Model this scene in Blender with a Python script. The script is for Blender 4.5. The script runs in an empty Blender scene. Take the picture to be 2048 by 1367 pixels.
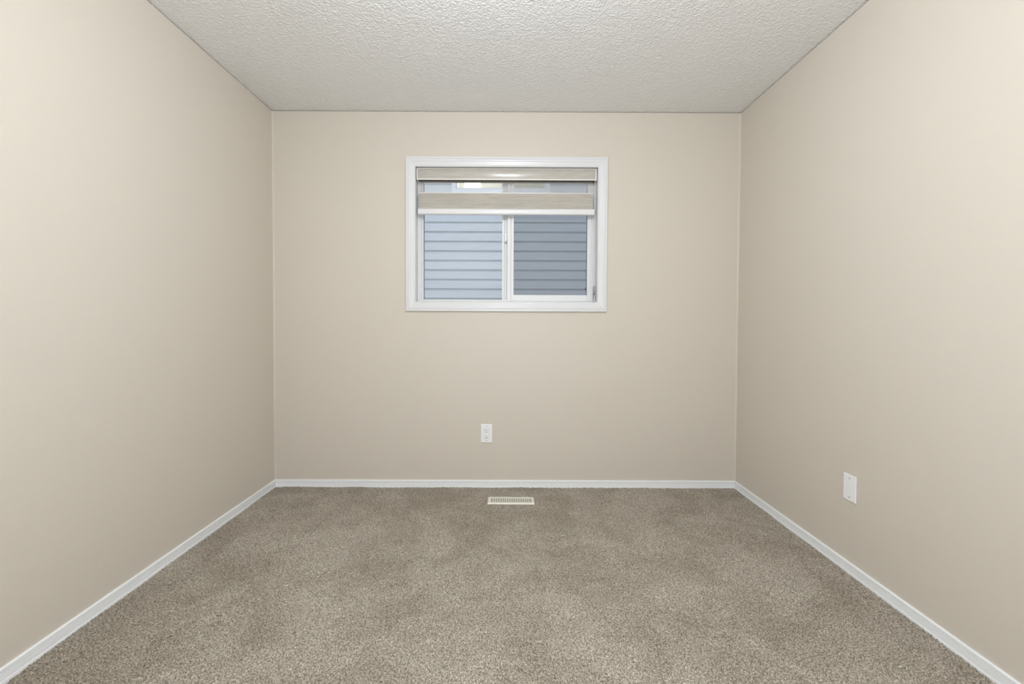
import bpy, bmesh, math, random
import numpy as np
from mathutils import Vector, Matrix, noise

random.seed(7)
C = bpy.context.scene.collection
S = bpy.context.scene

# ---------------------------------------------------------------- camera
cam_d = bpy.data.cameras.new('camera')
cam = bpy.data.objects.new('camera', cam_d)
C.objects.link(cam)
S.camera = cam
cam_d.sensor_width = 36.0
cam_d.sensor_fit = 'HORIZONTAL'
cam_d.lens = 910 * 36 / 2048
cam_d.shift_x = 6.63 / 2048
cam_d.shift_y = -24.70 / 2048
cam_d.clip_start = 0.02
right = Vector((0.99998995, -0.00221146, 0.00389899))
fwd = Vector((0.00229941, 0.99973972, -0.02269805))
up = Vector((-0.00384777, 0.02270679, 0.99973476))
cam.matrix_world = Matrix(((right.x, up.x, -fwd.x, 0.0111),
                           (right.y, up.y, -fwd.y, -2.9675),
                           (right.z, up.z, -fwd.z, 1.1001),
                           (0, 0, 0, 1)))

# ---------------------------------------------------------------- world (dusk sky) and exposure
world = bpy.data.worlds.new('dusk_sky')
S.world = world
world.use_nodes = True
bg = world.node_tree.nodes['Background']
bg.inputs['Color'].default_value = (0.765, 0.825, 0.985, 1)
SKY = 1.33
bg.inputs['Strength'].default_value = SKY
S.view_settings.view_transform = 'Standard'
S.view_settings.look = 'None'
S.view_settings.gamma = 1.0
S.view_settings.use_curve_mapping = False
S.view_settings.exposure = 0.0
S.cycles.transparent_max_bounces = 32      # panes, screen and voile lie one behind the other
LAMP = 385.0          # radiance of the ceiling lamp's globe
FILL = 23.5          # radiance of the added fill softbox, unseen behind the camera
LAMP_COL = (0.94, 0.985, 1.045)

# ---------------------------------------------------------------- helpers
def new_mat(name):
    m = bpy.data.materials.new(name)
    m.use_nodes = True
    nt = m.node_tree
    return m, nt, nt.nodes, nt.links, nt.nodes['Principled BSDF']

def simple(name, col, rough=0.5, spec=0.5, metal=0.0):
    m, nt, n, l, p = new_mat(name)
    p.inputs['Base Color'].default_value = (*col, 1)
    p.inputs['Roughness'].default_value = rough
    p.inputs['Specular IOR Level'].default_value = spec
    p.inputs['Metallic'].default_value = metal
    return m

def coords(n):
    return n.new('ShaderNodeTexCoord').outputs['Object']

def bump(n, l, p, height, strength, dist):
    b = n.new('ShaderNodeBump')
    b.inputs['Strength'].default_value = strength
    b.inputs['Distance'].default_value = dist
    l.new(height, b.inputs['Height'])
    l.new(b.outputs['Normal'], p.inputs['Normal'])
    return b

def noise_tex(n, l, vec, scale, detail=2.0, rough=0.5, dist=0.0):
    t = n.new('ShaderNodeTexNoise')
    t.inputs['Scale'].default_value = scale
    t.inputs['Detail'].default_value = detail
    t.inputs['Roughness'].default_value = rough
    t.inputs['Distortion'].default_value = dist
    l.new(vec, t.inputs['Vector'])
    return t.outputs['Fac']

def ramp(n, l, fac, stops):
    r = n.new('ShaderNodeValToRGB')
    e = r.color_ramp.elements
    e[0].position, e[0].color = stops[0][0], (*stops[0][1], 1)
    e[1].position, e[1].color = stops[1][0], (*stops[1][1], 1)
    for pos, c in stops[2:]:
        k = e.new(pos)
        k.color = (*c, 1)
    l.new(fac, r.inputs['Fac'])
    return r.outputs['Color']

def mix(n, l, fac, a, b, mode='MIX'):
    m = n.new('ShaderNodeMix')
    m.data_type = 'RGBA'
    m.blend_type = mode
    for sock, v in ((m.inputs[0], fac), (m.inputs[6], a), (m.inputs[7], b)):
        if hasattr(v, 'is_linked'):
            l.new(v, sock)
        else:
            sock.default_value = v
    return m.outputs[2]

def add_box(bm, x0, x1, y0, y1, z0, z1, bev=0.0, seg=2):
    vs = [bm.verts.new((x, y, z)) for x in (x0, x1) for y in (y0, y1) for z in (z0, z1)]
    q = [(0, 1, 3, 2), (4, 6, 7, 5), (0, 4, 5, 1), (2, 3, 7, 6), (0, 2, 6, 4), (1, 5, 7, 3)]
    fs = [bm.faces.new([vs[i] for i in f]) for f in q]
    if bev:
        es = list({e for f in fs for e in f.edges})
        bmesh.ops.bevel(bm, geom=es, offset=bev, segments=seg, affect='EDGES', profile=0.5)

def add_tube(bm, a, b, r, n=12, cap=True):
    a, b = Vector(a), Vector(b)
    d = (b - a).normalized()
    u = d.orthogonal().normalized()
    w = d.cross(u)
    rings = []
    for c in (a, b):
        rings.append([bm.verts.new(c + r * (math.cos(t) * u + math.sin(t) * w))
                      for t in (2 * math.pi * i / n for i in range(n))])
    for i in range(n):
        bm.faces.new((rings[0][i], rings[0][(i + 1) % n], rings[1][(i + 1) % n], rings[1][i]))
    if cap:
        bm.faces.new(rings[0][::-1])
        bm.faces.new(rings[1])

def add_prism(bm, pts, x0, x1):
    """closed (y, z) outline extruded along x"""
    a = [bm.verts.new((x0, y, z)) for y, z in pts]
    b = [bm.verts.new((x1, y, z)) for y, z in pts]
    n = len(pts)
    for i in range(n):
        bm.faces.new((a[i], a[(i + 1) % n], b[(i + 1) % n], b[i]))
    bm.faces.new(a[::-1])
    bm.faces.new(b)

def add_frame(bm, x0, x1, z0, z1, prof):
    """mitred rectangular frame: prof is (inset from the outer edge, y) closed outline"""
    loops = []
    for t, y in prof:
        loops.append([bm.verts.new(v) for v in ((x0 + t, y, z0 + t), (x1 - t, y, z0 + t),
                                                (x1 - t, y, z1 - t), (x0 + t, y, z1 - t))])
    n = len(prof)
    for i in range(n):
        A, B = loops[i], loops[(i + 1) % n]
        for k in range(4):
            bm.faces.new((A[k], A[(k + 1) % 4], B[(k + 1) % 4], B[k]))

def add_lathe(bm, prof, n=40, centre=(0, 0, 0)):
    cx, cy, cz = centre
    rings = []
    for r, z in prof:
        if r < 1e-6:
            rings.append([bm.verts.new((cx, cy, cz + z))])
        else:
            rings.append([bm.verts.new((cx + r * math.cos(2 * math.pi * i / n), cy + r * math.sin(2 * math.pi * i / n), cz + z))
                          for i in range(n)])
    for A, B in zip(rings, rings[1:]):
        for i in range(n):
            j = (i + 1) % n
            if len(A) == 1:
                bm.faces.new((A[0], B[j], B[i]))
            elif len(B) == 1:
                bm.faces.new((A[i], A[j], B[0]))
            else:
                bm.faces.new((A[i], A[j], B[j], B[i]))

def obj(name, bm, mat, parent=None, smooth=None):
    bmesh.ops.recalc_face_normals(bm, faces=bm.faces)
    me = bpy.data.meshes.new(name)
    bm.to_mesh(me)
    bm.free()
    me.materials.append(mat)
    o = bpy.data.objects.new(name, me)
    C.objects.link(o)
    if parent:
        o.parent = parent
        o.matrix_parent_inverse = Matrix.Translation(parent.location).inverted()
    if smooth is not None:
        me.shade_smooth()
        if smooth < 3:
            me.set_sharp_from_angle(angle=smooth)
    return o

def boxes(name, mat, blist, parent=None, bev=0.0):
    bm = bmesh.new()
    for b in blist:
        add_box(bm, *b, bev=bev)
    return obj(name, bm, mat, parent)

def tag(o, label, cat=None, kind=None):
    o['label'] = label
    if cat:
        o['category'] = cat
    if kind:
        o['kind'] = kind
    return o

def empty(name, loc, label, cat, kind=None):
    o = bpy.data.objects.new(name, None)
    C.objects.link(o)
    o.location = loc
    o.empty_display_size = 0.1
    return tag(o, label, cat, kind)

# ---------------------------------------------------------------- materials
# beige orange-peel wall paint
M_wall, nt, n, l, p = new_mat('beige_wall_paint')
v = coords(n)
p.inputs['Base Color'].default_value = (0.665, 0.613, 0.532, 1)
p.inputs['Roughness'].default_value = 0.48
p.inputs['Specular IOR Level'].default_value = 0.30
bump(n, l, p, noise_tex(n, l, v, 140, 2.0), 0.10, 0.003)

M_ceil, nt, n, l, p = new_mat('textured_ceiling_paint')
v = coords(n)
p.inputs['Base Color'].default_value = (0.89, 0.89, 0.885, 1)
p.inputs['Roughness'].default_value = 0.26
p.inputs['Specular IOR Level'].default_value = 0.5
vo = n.new('ShaderNodeTexVoronoi')
vo.feature = 'SMOOTH_F1'
vo.inputs['Scale'].default_value = 118.0
vo.inputs['Smoothness'].default_value = 0.6
vo.inputs['Randomness'].default_value = 1.0
l.new(v, vo.inputs['Vector'])
ad = n.new('ShaderNodeMath')
ad.operation = 'MULTIPLY_ADD'
ad.inputs[1].default_value = 0.55
l.new(noise_tex(n, l, v, 210, 3.0, 0.6), ad.inputs[0])
l.new(vo.outputs['Distance'], ad.inputs[2])
bump(n, l, p, ad.outputs[0], 0.85, 0.0042)

# cut pile carpet: pale and brown yarns, nap brushed in patches
M_carpet, nt, n, l, p = new_mat('taupe_carpet')
v = coords(n)
yarn = ramp(n, l, noise_tex(n, l, v, 190, 4.0, 0.80),
            [(0.34, (0.055, 0.043, 0.030)), (0.66, (0.83, 0.765, 0.655)), (0.5, (0.40, 0.353, 0.285))])
nap = ramp(n, l, noise_tex(n, l, v, 3.4, 4.0, 0.62, 0.7),
           [(0.36, (0.76, 0.74, 0.71)), (0.62, (1.0, 1.0, 1.0))])
col = mix(n, l, 1.0, yarn, nap, 'MULTIPLY')
l.new(col, p.inputs['Base Color'])
p.inputs['Roughness'].default_value = 0.95
p.inputs['Specular IOR Level'].default_value = 0.1
p.inputs['Sheen Weight'].default_value = 0.15
bump(n, l, p, noise_tex(n, l, v, 330, 2.0, 0.6), 0.5, 0.004)

M_trim = simple('white_semigloss_trim', (0.74, 0.745, 0.755), 0.32, 0.45)
M_base_lit = simple('lit_baseboard_white', (0.90, 0.915, 0.93), 0.30, 0.45)  # same paint as the casing, lightened so its colour carries stronger light
M_vinyl = simple('white_window_vinyl', (0.77, 0.775, 0.78), 0.38, 0.45)
M_plastic = simple('white_plastic', (0.80, 0.80, 0.80), 0.30, 0.45)
M_plate = simple('white_cover_plate', (0.91, 0.915, 0.925), 0.30, 0.45)
M_slot = simple('dark_socket_slot', (0.05, 0.045, 0.04), 0.6)
M_screwpaint = simple('screw_grey', (0.42, 0.41, 0.39), 0.4, 0.5)
M_gasket = simple('grey_gasket', (0.16, 0.165, 0.17), 0.6, 0.3)
M_black = simple('black_rubber', (0.02, 0.02, 0.02), 0.5, 0.3)
M_chrome = simple('dull_zinc', (0.40, 0.40, 0.40), 0.35, 0.5, 1.0)
M_capwhite = simple('cream_end_cap', (0.82, 0.80, 0.76), 0.35, 0.5)
M_under_shade = simple('cassette_shade_brown', (0.060, 0.042, 0.016), 0.8, 0.1)  # dark brown with the shade under the cassette put into the colour

# greige woven blind fabric with fine horizontal slubs
def fabric(name, rough, spec, coat=0.0):
    m, nt, n, l, p = new_mat(name)
    v = coords(n)
    mp = n.new('ShaderNodeMapping')
    mp.inputs['Scale'].default_value = (9.0, 9.0, 420.0)
    l.new(v, mp.inputs['Vector'])
    f = noise_tex(n, l, mp.outputs['Vector'], 1.0, 4.0, 0.65)
    c = ramp(n, l, f, [(0.30, (0.36, 0.335, 0.292)), (0.72, (0.60, 0.565, 0.50))])
    l.new(c, p.inputs['Base Color'])
    p.inputs['Roughness'].default_value = rough
    p.inputs['Specular IOR Level'].default_value = spec
    p.inputs['Coat Weight'].default_value = coat
    p.inputs['Coat Roughness'].default_value = 0.16
    bump(n, l, p, f, 0.06, 0.002)
    return m
M_fabric = fabric('greige_slub_fabric', 0.75, 0.2)
M_fabric_face = fabric('greige_slub_fabric_face', 0.45, 0.4, 0.55)

# sheer strip: mostly open weave
M_sheer, nt, n, l, p = new_mat('sheer_voile')
p.inputs['Base Color'].default_value = (0.80, 0.79, 0.76, 1)
p.inputs['Roughness'].default_value = 0.8
tr = n.new('ShaderNodeBsdfTransparent')
ms = n.new('ShaderNodeMixShader')
ms.inputs[0].default_value = 0.08
l.new(tr.outputs[0], ms.inputs[1])
l.new(p.outputs[0], ms.inputs[2])
l.new(ms.outputs[0], n['Material Output'].inputs['Surface'])

def see_through(name, col, body):
    """thin clear sheet: Fresnel mirror over a transparent body"""
    m, nt, n, l, p = new_mat(name)
    n.remove(p)
    tr = n.new('ShaderNodeBsdfTransparent')
    tr.inputs['Color'].default_value = (*col, 1)
    gl = n.new('ShaderNodeBsdfGlossy')
    gl.inputs['Roughness'].default_value = 0.0
    fr = n.new('ShaderNodeFresnel')
    fr.inputs['IOR'].default_value = 1.52
    ms = n.new('ShaderNodeMixShader')
    l.new(fr.outputs[0], ms.inputs[0])
    l.new(tr.outputs[0], ms.inputs[1])
    l.new(gl.outputs[0], ms.inputs[2])
    l.new(ms.outputs[0], n['Material Output'].inputs['Surface'])
    return m
M_glass = see_through('clear_window_glass', (0.95, 0.975, 0.97), 0)
M_clear = see_through('clear_plastic', (0.97, 0.97, 0.97), 0)

# fibreglass insect screen: grey threads, mostly open
M_screen, nt, n, l, p = new_mat('grey_insect_screen')
p.inputs['Base Color'].default_value = (0.06, 0.085, 0.12, 1)
p.inputs['Roughness'].default_value = 0.6
tr = n.new('ShaderNodeBsdfTransparent')
ms = n.new('ShaderNodeMixShader')
ms.inputs[0].default_value = 0.27
l.new(tr.outputs[0], ms.inputs[1])
l.new(p.outputs[0], ms.inputs[2])
l.new(ms.outputs[0], n['Material Output'].inputs['Surface'])

M_frame = simple('white_house_window_vinyl', (0.88, 0.885, 0.89), 0.4, 0.45)
M_siding, nt, n, l, p = new_mat('pale_vinyl_siding')
v = coords(n)
mp = n.new('ShaderNodeMapping')
mp.inputs['Scale'].default_value = (3.0, 1.0, 60.0)
l.new(v, mp.inputs['Vector'])
c = ramp(n, l, noise_tex(n, l, mp.outputs['Vector'], 2.0, 3.0), [(0.3, (0.66, 0.68, 0.69)), (0.7, (0.74, 0.75, 0.755))])
l.new(c, p.inputs['Base Color'])
p.inputs['Roughness'].default_value = 0.55
p.inputs['Specular IOR Level'].default_value = 0.3

M_ivory, nt, n, l, p = new_mat('ivory_enamel')
v = coords(n)
c = ramp(n, l, noise_tex(n, l, v, 60, 3.0), [(0.35, (0.82, 0.79, 0.70)), (0.7, (0.90, 0.88, 0.80))])
l.new(c, p.inputs['Base Color'])
p.inputs['Roughness'].default_value = 0.4
M_damper = simple('galvanised_damper', (0.43, 0.43, 0.37), 0.5, 0.4)
M_duct = simple('duct_metal', (0.10, 0.10, 0.09), 0.6, 0.4)
M_inside = simple('beige_interior_paint', (0.78, 0.74, 0.66), 0.6, 0.2)

def emit(name, col, s):
    m, nt, n, l, p = new_mat(name)
    p.inputs['Base Color'].default_value = (0.8, 0.8, 0.8, 1)
    p.inputs['Emission Color'].default_value = (*col, 1)
    p.inputs['Emission Strength'].default_value = s
    return m
M_lamp = emit('lit_frosted_bowl', LAMP_COL, LAMP)
M_fill = emit('lit_fill_cloth', LAMP_COL, FILL)
M_globe = emit('lit_globe', (1.0, 0.97, 0.91), 42.0)

# ---------------------------------------------------------------- the room
W = 3.0251
HW = W / 2
H = 2.44
YF = -3.45           # wall behind the camera
TW = 0.18            # wall thickness
OX, OZ0, OZ1 = 0.605, 1.199, 2.101      # rough opening of the window

GZ0, GD = H - .0050, .010       # narrow open joint under the ceiling
b = boxes('wall_back', M_wall, [(-HW - TW, -OX, 0, TW, -0.1, GZ0), (OX, HW + TW, 0, TW, -0.1, GZ0),
                                (-OX, OX, 0, TW, -0.1, OZ0), (-OX, OX, 0, TW, OZ1, GZ0), (-HW - TW, HW + TW, GD, TW, GZ0, H + .1)])
tag(b, 'beige painted far wall with the window in it', 'wall', 'structure')
tag(boxes('wall_left', M_wall, [(-HW - TW, -HW, YF - TW, 0, -0.1, GZ0), (-HW - TW, -HW - GD, YF - TW, 0, GZ0, H + .1)]),
    'beige painted wall on the left of the carpet', 'wall', 'structure')
tag(boxes('wall_right', M_wall, [(HW, HW + TW, YF - TW, 0, -0.1, GZ0), (HW + GD, HW + TW, YF - TW, 0, GZ0, H + .1)]),
    'beige painted wall with the blank white plate on it', 'wall', 'structure')
tag(boxes('wall_front', M_wall, [(-HW, HW, YF - TW, YF, -0.1, H + .1)]),
    'beige painted wall behind the viewer', 'wall', 'structure')

# painted fillets of filler in the two far corners
def fillet(name, x, s, label):
    bm = bmesh.new()
    r = 0.010
    pts = [(x, 0.0)] + [(x + s * (r - r * math.sin(t)), -(r - r * math.cos(t))) for t in
                        (math.pi / 2 * i / 6 for i in range(7))]
    a = [bm.verts.new((px, py, 0.03)) for px, py in pts]
    c = [bm.verts.new((px, py, GZ0)) for px, py in pts]
    k = len(pts)
    for i in range(k):
        bm.faces.new((a[i], a[(i + 1) % k], c[(i + 1) % k], c[i]))
    bm.faces.new(a[::-1])
    bm.faces.new(c)
    tag(obj(name, bm, M_wall, smooth=0.9), label, 'trim', 'structure')
fillet('trim_1', -HW, 1, 'painted corner bead where the left wall meets the far wall')
fillet('trim_2', HW, -1, 'painted corner bead where the right wall meets the far wall')

def grid_mesh(name, xs, ys, zfun, mat, flip=False):
    nx, ny = len(xs), len(ys)
    X, Y = np.meshgrid(xs, ys)
    Z = zfun(X, Y)
    co = np.stack([X, Y, Z], -1).reshape(-1, 3).astype(np.float32)
    i = np.arange(nx * ny).reshape(ny, nx)
    q = np.stack([i[:-1, :-1], i[:-1, 1:], i[1:, 1:], i[1:, :-1]], -1).reshape(-1, 4)
    if flip:
        q = q[:, ::-1]
    nf = len(q)
    me = bpy.data.meshes.new(name)
    me.vertices.add(len(co))
    me.vertices.foreach_set('co', co.ravel())
    me.loops.add(nf * 4)
    me.loops.foreach_set('vertex_index', q.ravel().astype(np.int32))
    me.polygons.add(nf)
    me.polygons.foreach_set('loop_start', np.arange(0, nf * 4, 4, dtype=np.int32))
    me.polygons.foreach_set('loop_total', np.full(nf, 4, dtype=np.int32))
    me.update(calc_edges=True)
    me.validate()
    me.materials.append(mat)
    me.shade_smooth()
    o = bpy.data.objects.new(name, me)
    C.objects.link(o)
    return o

rng = np.random.default_rng(11)

def value_noise(X, Y, cell, seed):
    g = np.random.default_rng(seed)
    T = g.random((512, 512))
    u, w = X / cell + 100, Y / cell + 300
    i, j = np.floor(u).astype(int), np.floor(w).astype(int)
    fu, fw = u - i, w - j
    fu, fw = fu * fu * (3 - 2 * fu), fw * fw * (3 - 2 * fw)
    t = lambda a, b_: T[a % 512, b_ % 512]
    return (t(i, j) * (1 - fu) * (1 - fw) + t(i + 1, j) * fu * (1 - fw) + t(i, j + 1) * (1 - fu) * fw + t(i + 1, j + 1) * fu * fw)

# carpet: tufted surface, 4 mm tufts where it is seen closely
xs = np.linspace(-HW, HW, 740)
ys = np.concatenate([np.linspace(YF, -1.75, 90, endpoint=False), np.linspace(-1.75, 0, 430)])
def carpet_z(X, Y):
    z = -0.006 * rng.random(X.shape) ** 1.3 + 0.0015
    z += 0.004 * (value_noise(X, Y, 0.10, 3) - 0.5)
    return z
tag(grid_mesh('floor', xs, ys, carpet_z, M_carpet), 'taupe speckled cut pile carpet covering the whole floor', 'carpet', 'structure')

# ceiling: sprayed texture hanging down up to 4 mm
xs = np.linspace(-HW - .012, HW + .012, 860)
ys = np.concatenate([np.linspace(YF, -1.5, 60, endpoint=False), np.linspace(-1.5, .012, 420)])
def ceil_z(X, Y):
    a = value_noise(X, Y, 0.0078, 5)
    c = value_noise(X, Y, 0.013, 6)
    return H - 0.0024 * np.clip(a - 0.40, 0, 1) - 0.0012 * np.clip(c - 0.45, 0, 1) + 0.0008 * value_noise(X, Y, 0.08, 8)
tag(grid_mesh('ceiling', xs, ys, ceil_z, M_ceil, flip=True), 'off-white sprayed texture ceiling', 'ceiling', 'structure')
# the structure above and below keeps the sky out
tag(boxes('trim_3', M_ceil, [(-HW - TW, HW + TW, YF - TW, TW, H + .02, H + .12)]), 'drywall board above the textured ceiling', 'ceiling', 'structure')
tag(boxes('trim_4', M_carpet, [(-HW - TW, HW + TW, YF - TW, TW, -.12, -.03)]), 'subfloor board beneath the taupe carpet', 'floor', 'structure')

# baseboards: moulded profile, (distance from wall, height)
BB = [(0, -0.02), (0.0130, -0.02), (0.0130, 0.0055), (0.0125, 0.0068), (0.0100, 0.0078), (0.0072, 0.0082), (0.0072, 0.0098), (0.0098, 0.0102),
      (0.0094, 0.0270), (0.0062, 0.0276), (0.0062, 0.0292), (0.0088, 0.0300), (0.0092, 0.0318), (0.0086, 0.0332), (0.0060, 0.0338), (0.0060, 0.0350),
      (0.0088, 0.0358), (0.0088, 0.0412), (0.0078, 0.0432), (0.0040, 0.0450), (0, 0.0452)]
def baseboard(name, path, label):
    """path: function t(offset) -> two ends of that line"""
    bm = bmesh.new()
    A, B = [], []
    for d, z in BB:
        a, c = path(d)
        A.append(bm.verts.new((*a, z)))
        B.append(bm.verts.new((*c, z)))
    k = len(BB)
    for i in range(k):
        bm.faces.new((A[i], A[(i + 1) % k], B[(i + 1) % k], B[i]))
    bm.faces.new(A)
    bm.faces.new(B[::-1])
    tag(obj(name, bm, M_base_lit), label, 'baseboard', 'structure')
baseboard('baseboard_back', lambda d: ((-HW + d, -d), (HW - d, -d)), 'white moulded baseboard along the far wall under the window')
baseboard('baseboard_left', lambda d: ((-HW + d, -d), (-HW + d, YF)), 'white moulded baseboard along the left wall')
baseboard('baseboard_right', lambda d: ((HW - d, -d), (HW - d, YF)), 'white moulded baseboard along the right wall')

# ---------------------------------------------------------------- window
win = empty('window_1', (0, 0, 1.15), 'white framed sliding window with a half raised blind in it', 'window', 'structure')
bm = bmesh.new()
prof = [(0, 0), (0, -.0145), (.0015, -.016), (.010, -.0165), (.012, -.0150), (.0135, -.0140), (.016, -.0150), (.022, -.0160),
        (.028, -.0150), (.031, -.0125), (.034, -.0120), (.050, -.0100), (.0535, -.0100), (.056, -.0085), (.0595, -.0085), (.062, -.006), (.062, 0)]
add_frame(bm, -0.6500, 0.6540, 1.1515, 2.1455, prof)
obj('casing', bm, M_trim, win)
bm = bmesh.new()
add_frame(bm, -0.605, 0.605, 1.199, 2.101, [(0, 0), (0, .178), (.013, .178), (.013, 0)])
obj('jamb', bm, M_trim, win)

# vinyl main frame with stepped face, y = depth into the wall
bm = bmesh.new()
add_frame(bm, -0.592, 0.592, 1.212, 2.088,
          [(0, .100), (.0085, .100), (.010, .103), (.010, .108), (.020, .108), (.021, .118), (.021, .172), (0, .172)])
obj('window_frame', bm, M_vinyl, win)

# fixed light on the left: stepped glazing stop round the pane
fix = boxes('fixed_sash', M_vinyl, [(-.571, -.5585, .118, .160, 1.233, 2.067), (-.0288, -.0145, .121, .160, 1.233, 2.067),
                                    (-.0145, -.0075, .127, .160, 1.233, 2.067), (-.0075, .003, .122, .160, 1.233, 2.067),
                                    (-.5585, -.0288, .118, .160, 2.040, 2.067)], win, bev=.0015)
boxes('glazing_gasket', M_gasket, [(-.5585, -.5555, .130, .1365, 1.233, 2.040), (-.5585, -.0288, .130, .1365, 1.233, 1.2352)], fix)
boxes('glass_pane', M_glass, [(-.5585, -.0288, .137, .141, 1.233, 2.040)], fix)
# sliding sash on the right, nearer the room
sash = boxes('sliding_sash', M_vinyl, [(.0065, .0290, .104, .135, 1.222, 2.066), (.0290, .0335, .107, .135, 1.222, 2.066),
                                       (.0335, .0498, .104, .135, 1.222, 2.066), (.5440, .5700, .104, .135, 1.222, 2.066),
                                       (.5700, .5715, .107, .135, 1.222, 2.066), (.5715, .5815, .105, .135, 1.222, 2.066),
                                       (.0498, .5440, .104, .135, 1.222, 1.2645), (.0498, .5440, .104, .135, 2.0225, 2.066)], win, bev=.0012)
boxes('glazing_gasket', M_gasket, [(.5412, .5440, .110, .1195, 1.2645, 2.0225), (.0498, .5440, .110, .1195, 2.0195, 2.0225)], sash)
boxes('glass_pane', M_glass, [(.0498, .5440, .120, .124, 1.2645, 2.0225)], sash)
# insect screen outside the sliding half
scr = boxes('insect_screen', M_screen, [(.012, .566, .1605, .1612, 1.236, 2.062)], win)
boxes('screen_frame', M_vinyl, [(.003, .012, .158, .166, 1.235, 2.064), (.564, .571, .158, .166, 1.235, 2.064)], win)
boxes('screen_tab', M_black, [(.5375, .5405, .126, .134, 1.2975, 1.317), (.5400, .5440, .126, .134, 1.301, 1.3045)], sash)
# cam latch on the meeting stile
lt = boxes('sash_latch', M_vinyl, [(-.0135, .0045, .113, .127, 1.612, 1.682)], win, bev=.003)
bm = bmesh.new()
add_tube(bm, (-.0045, .108, 1.676), (-.0045, .1135, 1.676), .0028, 10)
add_tube(bm, (-.0045, .108, 1.634), (-.0045, .1135, 1.634), .0030, 10)
obj('screw', bm, M_chrome, lt)
bm = bmesh.new()
for i in range(8):
    t0, t1 = math.pi * (0.95 + 0.17 * i), math.pi * (0.95 + 0.17 * (i + 1))
    add_tube(bm, (-.0045 + .0065 * math.cos(t0), .110, 1.622 + .0065 * math.sin(t0)),
             (-.0045 + .0065 * math.cos(t1), .110, 1.622 + .0065 * math.sin(t1)), .0017, 8)
add_tube(bm, (.0018, .1105, 1.634), (.0030, .1105, 1.610), .0016, 8)
obj('latch_hook', bm, M_chrome, lt)

# ---------------------------------------------------------------- roller blind (zebra type)
bl = empty('roller_blind', (0, 0.05, 2.08), 'greige zebra roller blind half raised in the window', 'blind')
CX0, CX1 = -.5865, .5880
out = [(.082, 2.086), (.024, 2.086), (.0215, 2.083), (.0205, 2.079), (.0185, 2.066), (.0180, 2.052), (.0185, 2.038), (.0205, 2.024),
       (.0225, 2.012), (.0240, 2.0085), (.0290, 2.0075), (.0300, 2.012), (.0300, 2.080), (.082, 2.080)]
bm = bmesh.new()
add_prism(bm, out, CX0 + .006, CX1 - .006)
cas = obj('cassette', bm, M_capwhite, bl, smooth=0.6)
# fabric strip let into the curved face
face = [(.0212, 2.0810), (.0198, 2.0765), (.0180, 2.066), (.0174, 2.052), (.0180, 2.038), (.0199, 2.025), (.0214, 2.0155)]
bm = bmesh.new()
add_prism(bm, face + [(y + .0012, z) for y, z in face[::-1]], CX0 + .0075, CX1 - .0075)
obj('fabric_insert', bm, M_fabric_face, cas, smooth=0.6)
boxes('underside_shade_plate', M_under_shade, [(CX0 + .008, CX1 - .008, .029, .093, 2.0082, 2.013)], cas)  # plate across the open bottom, coloured as the shade inside it
for x0, x1 in ((CX0, CX0 + .0065), (CX1 - .0065, CX1)):
    bm = bmesh.new()
    cap = [(.090, 2.0865), (.023, 2.0865), (.019, 2.083), (.0165, 2.066), (.0160, 2.052), (.0165, 2.036), (.0195, 2.012), (.0225, 2.0065), (.090, 2.0065)]
    add_prism(bm, cap, x0, x1)
    obj('end_cap', bm, M_capwhite, bl)
FX0, FX1 = -.5780, .5712
sh = boxes('sheer_strip', M_sheer, [(FX0, FX1, .0500, .0504, 1.929, 2.014)], bl)
fb = boxes('fabric_band', M_fabric, [(FX0, FX1, .0492, .0512, 1.822, 1.929)], bl)
boxes('woven_edge', M_capwhite, [(FX0, FX1, .0488, .0515, 1.9285, 1.9325)], bl)
boxes('fabric_layer', M_sheer, [(FX0 + .001, FX1 - .001, .0640, .0644, 1.929, 2.014)], bl)
bm = bmesh.new()
rail = [(.0605, 1.826), (.0450, 1.8265), (.0415, 1.8235), (.0395, 1.817), (.0388, 1.808), (.0395, 1.799), (.0420, 1.7915), (.0465, 1.788), (.0605, 1.788)]
add_prism(bm, rail, -.5800, .5772)
br = obj('bottom_rail', bm, M_plastic, bl, smooth=0.7)
boxes('rail_end_cap', M_plastic, [(.5772, .5795, .040, .061, 1.7885, 1.826)], br, bev=.001)
boxes('rail_end_cap', M_plastic, [(-.5822, -.5800, .040, .061, 1.7885, 1.826)], br, bev=.001)
# bead chain loop hanging at the right jamb
bm = bmesh.new()
for yy in (.046, .070):
    z = 1.985
    i = 0
    while z > 1.300:
        bmesh.ops.create_icosphere(bm, subdivisions=1, radius=.0032, matrix=Matrix.Translation((.5850, yy, z)))
        z -= .0058
    add_tube(bm, (.5850, yy, 2.006), (.5850, yy, 1.300), .0010, 6)
obj('bead_chain', bm, M_plastic, bl, smooth=4)
cl = boxes('chain_tensioner', M_clear, [(.5795, .5915, .040, .086, 1.232, 1.322)], bl, bev=.004)
boxes('tensioner_core', M_plastic, [(.5825, .5900, .048, .078, 1.222, 1.262)], cl, bev=.002)
bm = bmesh.new()
add_tube(bm, (.5800, .063, 1.272), (.5915, .063, 1.272), .0045, 12)
obj('screw', bm, M_chrome, cl)

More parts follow.
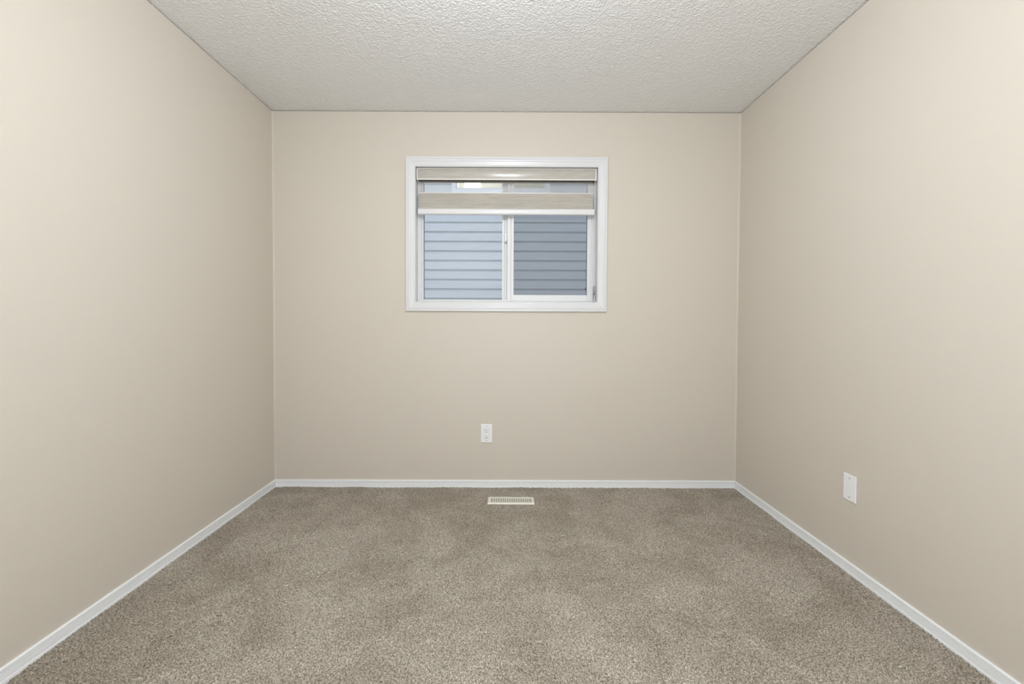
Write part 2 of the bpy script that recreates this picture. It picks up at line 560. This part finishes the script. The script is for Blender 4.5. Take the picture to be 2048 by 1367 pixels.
# ---------------------------------------------------------------- socket outlet
ox, oz = -.1247, .3535
so = empty('wall_outlet', (ox, 0, oz), 'white double socket outlet low on the far wall below the window', 'outlet')
boxes('cover_plate', M_plate, [(ox - .0368, ox + .0368, -.0062, 0, oz - .0602, oz + .0602)], so, bev=.0022)
boxes('insert_gap', M_screwpaint, [(ox - .0172, ox + .0172, -.0066, -.004, oz - .0342, oz + .0342)], so)
rc = boxes('receptacle', M_plate, [(ox - .0163, ox + .0163, -.0082, -.004, oz - .0333, oz + .0333)], so, bev=.0012)
for dz in (.0205, -.0190):
    for dx, hh in ((-.0064, .0042), (.0066, .0034)):
        boxes('socket_slot', M_slot, [(ox + dx - .0013, ox + dx + .0013, -.0085, -.0070, oz + dz - hh, oz + dz + hh)], rc)
    bm = bmesh.new()
    add_tube(bm, (ox, -.0085, oz + dz - .0118), (ox, -.0070, oz + dz - .0118), .0029, 12)
    obj('ground_hole', bm, M_slot, rc)
def screw(x, y, z, axis, par):
    bm = bmesh.new()
    d = Vector((0, -.0012, 0)) if axis == 'y' else Vector((-.0012, 0, 0))
    add_tube(bm, Vector((x, y, z)), Vector((x, y, z)) + d, .0031, 12)
    s = obj('screw', bm, M_screwpaint, par)
for dz in (.0475, -.0475):
    screw(ox, -.0060, oz + dz, 'y', so)

# ---------------------------------------------------------------- blank plate on the right wall
py, pz = -.9985, .3705
bp = empty('blank_wall_plate', (HW, py, pz), 'blank white cover plate low on the right wall', 'wall plate')
boxes('cover_plate', M_plate, [(HW - .0060, HW, py - .0362, py + .0362, pz - .0575, pz + .0575)], bp, bev=.0022)
for dz in (.0415, -.0415):
    screw(HW - .0058, py - .001, pz + dz, 'x', bp)

# ---------------------------------------------------------------- floor register
vx, vy = .0351, -.2375
vr = empty('floor_register', (vx, vy, 0), 'ivory slotted floor vent in the carpet below the window', 'vent')
NX = 18
L, D = .2820, .0990
sx0, sx1 = vx - .1215, vx + .1225
sy0, sy1 = vy - .0340, vy + .0320
bars = []
zt0, zt1 = .0035, .0080
bars += [(vx - L / 2 + .004, sx0, vy - D / 2 + .004, vy + D / 2 - .004, zt0, zt1), (sx1, vx + L / 2 - .004, vy - D / 2 + .004, vy + D / 2 - .004, zt0, zt1),
         (sx0, sx1, vy - D / 2 + .004, sy0, zt0, zt1), (sx0, sx1, sy1, vy + D / 2 - .004, zt0, zt1)]
pitch = (sx1 - sx0) / NX
for i in range(1, NX):
    xc = sx0 + pitch * i
    bars.append((xc - .0022, xc + .0022, sy0, sy1, zt0 - .001, zt1))
bm = bmesh.new()
for q in bars:
    add_box(bm, *q)
# sloped flange round the plate
fl = []
for (dx, dz) in ((0, 0.0005), (.0045, zt1), (.0045, zt0)):
    fl.append([bm.verts.new(c) for c in ((vx - L / 2 + dx, vy - D / 2 + dx, dz), (vx + L / 2 - dx, vy - D / 2 + dx, dz),
                                         (vx + L / 2 - dx, vy + D / 2 - dx, dz), (vx - L / 2 + dx, vy + D / 2 - dx, dz))])
for A, B in zip(fl, fl[1:]):
    for k in range(4):
        bm.faces.new((A[k], A[(k + 1) % 4], B[(k + 1) % 4], B[k]))
obj('grille', bm, M_ivory, vr)
boxes('damper', M_damper, [(sx0, sx1, sy0, sy1, .0022, .0032)], vr)
vr.rotation_euler.z = math.radians(-0.6)

# ---------------------------------------------------------------- ceiling lamp (out of frame, lights the room)
LX, LY, LR, LZ = 0.003, -1.95, 0.056, 2.255
la = empty('ceiling_lamp', (LX, LY, H), 'small frosted globe light hanging close under the ceiling', 'lamp')
bm = bmesh.new()
zt = LZ - H
add_lathe(bm, [(0, -.006), (.060, -.006), (.064, -.010), (.060, -.022), (.010, -.028), (.010, zt + LR + .014), (.028, zt + LR + .010), (.028, zt + LR - .010), (0, zt + LR - .010)], 32, (LX, LY, H))
obj('lamp_stem', bm, M_plastic, la, smooth=0.6)
bm = bmesh.new()
bmesh.ops.create_uvsphere(bm, u_segments=32, v_segments=20, radius=LR, matrix=Matrix.Translation((LX, LY, LZ)))
obj('lamp_globe', bm, M_lamp, la, smooth=4)

# ---------------------------------------------------------------- made-up softbox, added behind the viewer to even out the room's light
bx, by, bz, tilt = 0.02, -3.27, 0.97, math.radians(20)
sb = empty('fill_softbox', (bx, by, 0), 'black softbox added as fill light, on a stand behind the viewer', 'added fill light')
def tilted(x, d, h):
    """x across, d out of the front, h up the face"""
    return (bx + x, by + d * math.cos(tilt) - h * math.sin(tilt), bz + d * math.sin(tilt) + h * math.cos(tilt))
bm = bmesh.new()
f4 = [bm.verts.new(tilted(x, .0, h)) for x, h in ((-.36, -.25), (.36, -.25), (.36, .25), (-.36, .25))]
bm.faces.new(f4)
obj('fill_cloth', bm, M_fill, sb)
bm = bmesh.new()
rims = [[bm.verts.new(tilted(x * k, d, h * k)) for x, h in ((-.36, -.25), (.36, -.25), (.36, .25), (-.36, .25))]
        for k, d in ((1.0, .012), (1.012, .012), (1.012, -.010), (.28, -.100), (.28, -.112))]
for A, B in zip(rims, rims[1:]):
    for k in range(4):
        bm.faces.new((A[k], A[(k + 1) % 4], B[(k + 1) % 4], B[k]))
bm.faces.new(rims[-1])
obj('shell', bm, M_black, sb)
bm = bmesh.new()
add_tube(bm, (bx, by - .085, .12), (bx, by - .085, bz - .02), .012, 12)
for a in (90, 210, 330):
    add_tube(bm, (bx, by - .085, .20), (bx + .16 * math.cos(math.radians(a)), by - .085 + .07 * math.sin(math.radians(a)), .012), .008, 8)
obj('stand', bm, M_black, sb)

# ---------------------------------------------------------------- neighbouring house outside
NY = 1.93
nh = empty('neighbouring_house', (0, NY, 0), 'pale sided house wall seen through the window panes', 'house')
E0 = 0.1016
zb = 2.041 - 20 * E0
NW0, NW1, NZ0, NZ1 = -.590, .458, 2.445, 3.45
def siding(bm, x0, x1, za, zc):
    k = 0
    while True:
        z0 = zb + k * E0
        k += 1
        if z0 + E0 < za - 1e-6:
            continue
        if z0 >= zc:
            break
        pr = [(NY + .016, z0), (NY - .009, z0), (NY - .010, z0 + .003), (NY - .0085, z0 + .066), (NY - .006, z0 + .072), (NY + .008, z0 + .088),
              (NY + .014, z0 + .0935), (NY + .016, z0 + E0), (NY + .03, z0 + E0), (NY + .03, z0)]
        zz = lambda z: min(max(z, za), zc)
        add_prism(bm, [(y, zz(z)) for y, z in pr], x0, x1)
bm = bmesh.new()
siding(bm, -3.4, NW0, -.2, 5.2)
siding(bm, NW1, 3.4, -.2, 5.2)
siding(bm, NW0, NW1, -.2, NZ0)
siding(bm, NW0, NW1, NZ1, 5.2)
obj('siding', bm, M_siding, nh)
bm = bmesh.new()
for q in ((-3.4, NW0, NZ0, NZ1), (NW1, 3.4, NZ0, NZ1), (-3.4, 3.4, -.2, NZ0), (-3.4, 3.4, NZ1, 5.2)):
    add_box(bm, q[0], q[1], NY + .03, NY + .15, q[2], q[3])
obj('sheathing', bm, M_siding, nh)
bm = bmesh.new()
fz = NZ0
add_frame(bm, NW0, NW1, NZ0, NZ1, [(0, NY - .02), (.045, NY - .02), (.045, NY + .01), (.062, NY + .01), (.062, NY + .09), (0, NY + .09)])
add_box(bm, -.062, -.002, NY - .012, NY + .08, NZ0 + .05, NZ1 - .05)
nf = obj('house_window_frame', bm, M_frame, nh)
boxes('glass_pane', M_glass, [(NW0 + .06, NW1 - .06, NY + .03, NY + .034, NZ0 + .06, NZ1 - .06)], nf)
# the lit room behind that window
x0, x1, y0, y1, z0, z1 = -1.1, 1.1, NY + .15, NY + 1.25, 1.9, 3.9
boxes('house_interior', M_inside, [(x0 - .05, x0, y0, y1, z0, z1), (x1, x1 + .05, y0, y1, z0, z1), (x0, x1, y1, y1 + .05, z0, z1),
                                   (x0, x1, y0, y1, z0 - .05, z0), (x0, x1, y0, y1, z1, z1 + .05)], nh)
GX, GY, GZ, GR = -0.419, NY + .62, 2.700, .100
gl = empty('globe_lamp', (GX, GY, 1.9), 'glowing globe lamp behind the window of the neighbouring house', 'lamp')
bm = bmesh.new()
bmesh.ops.create_uvsphere(bm, u_segments=24, v_segments=16, radius=GR, matrix=Matrix.Translation((GX, GY, GZ)))
obj('lamp_shade', bm, M_globe, gl, smooth=4)
bm = bmesh.new()
zs = GZ - GR - 1.9
add_lathe(bm, [(0, 0), (.08, 0), (.08, .02), (.02, .035), (.014, .06), (.014, zs), (.03, zs + .012), (0, zs + .012)], 20, (GX, GY, 1.9))
obj('lamp_stem', bm, M_chrome, gl, smooth=0.6)
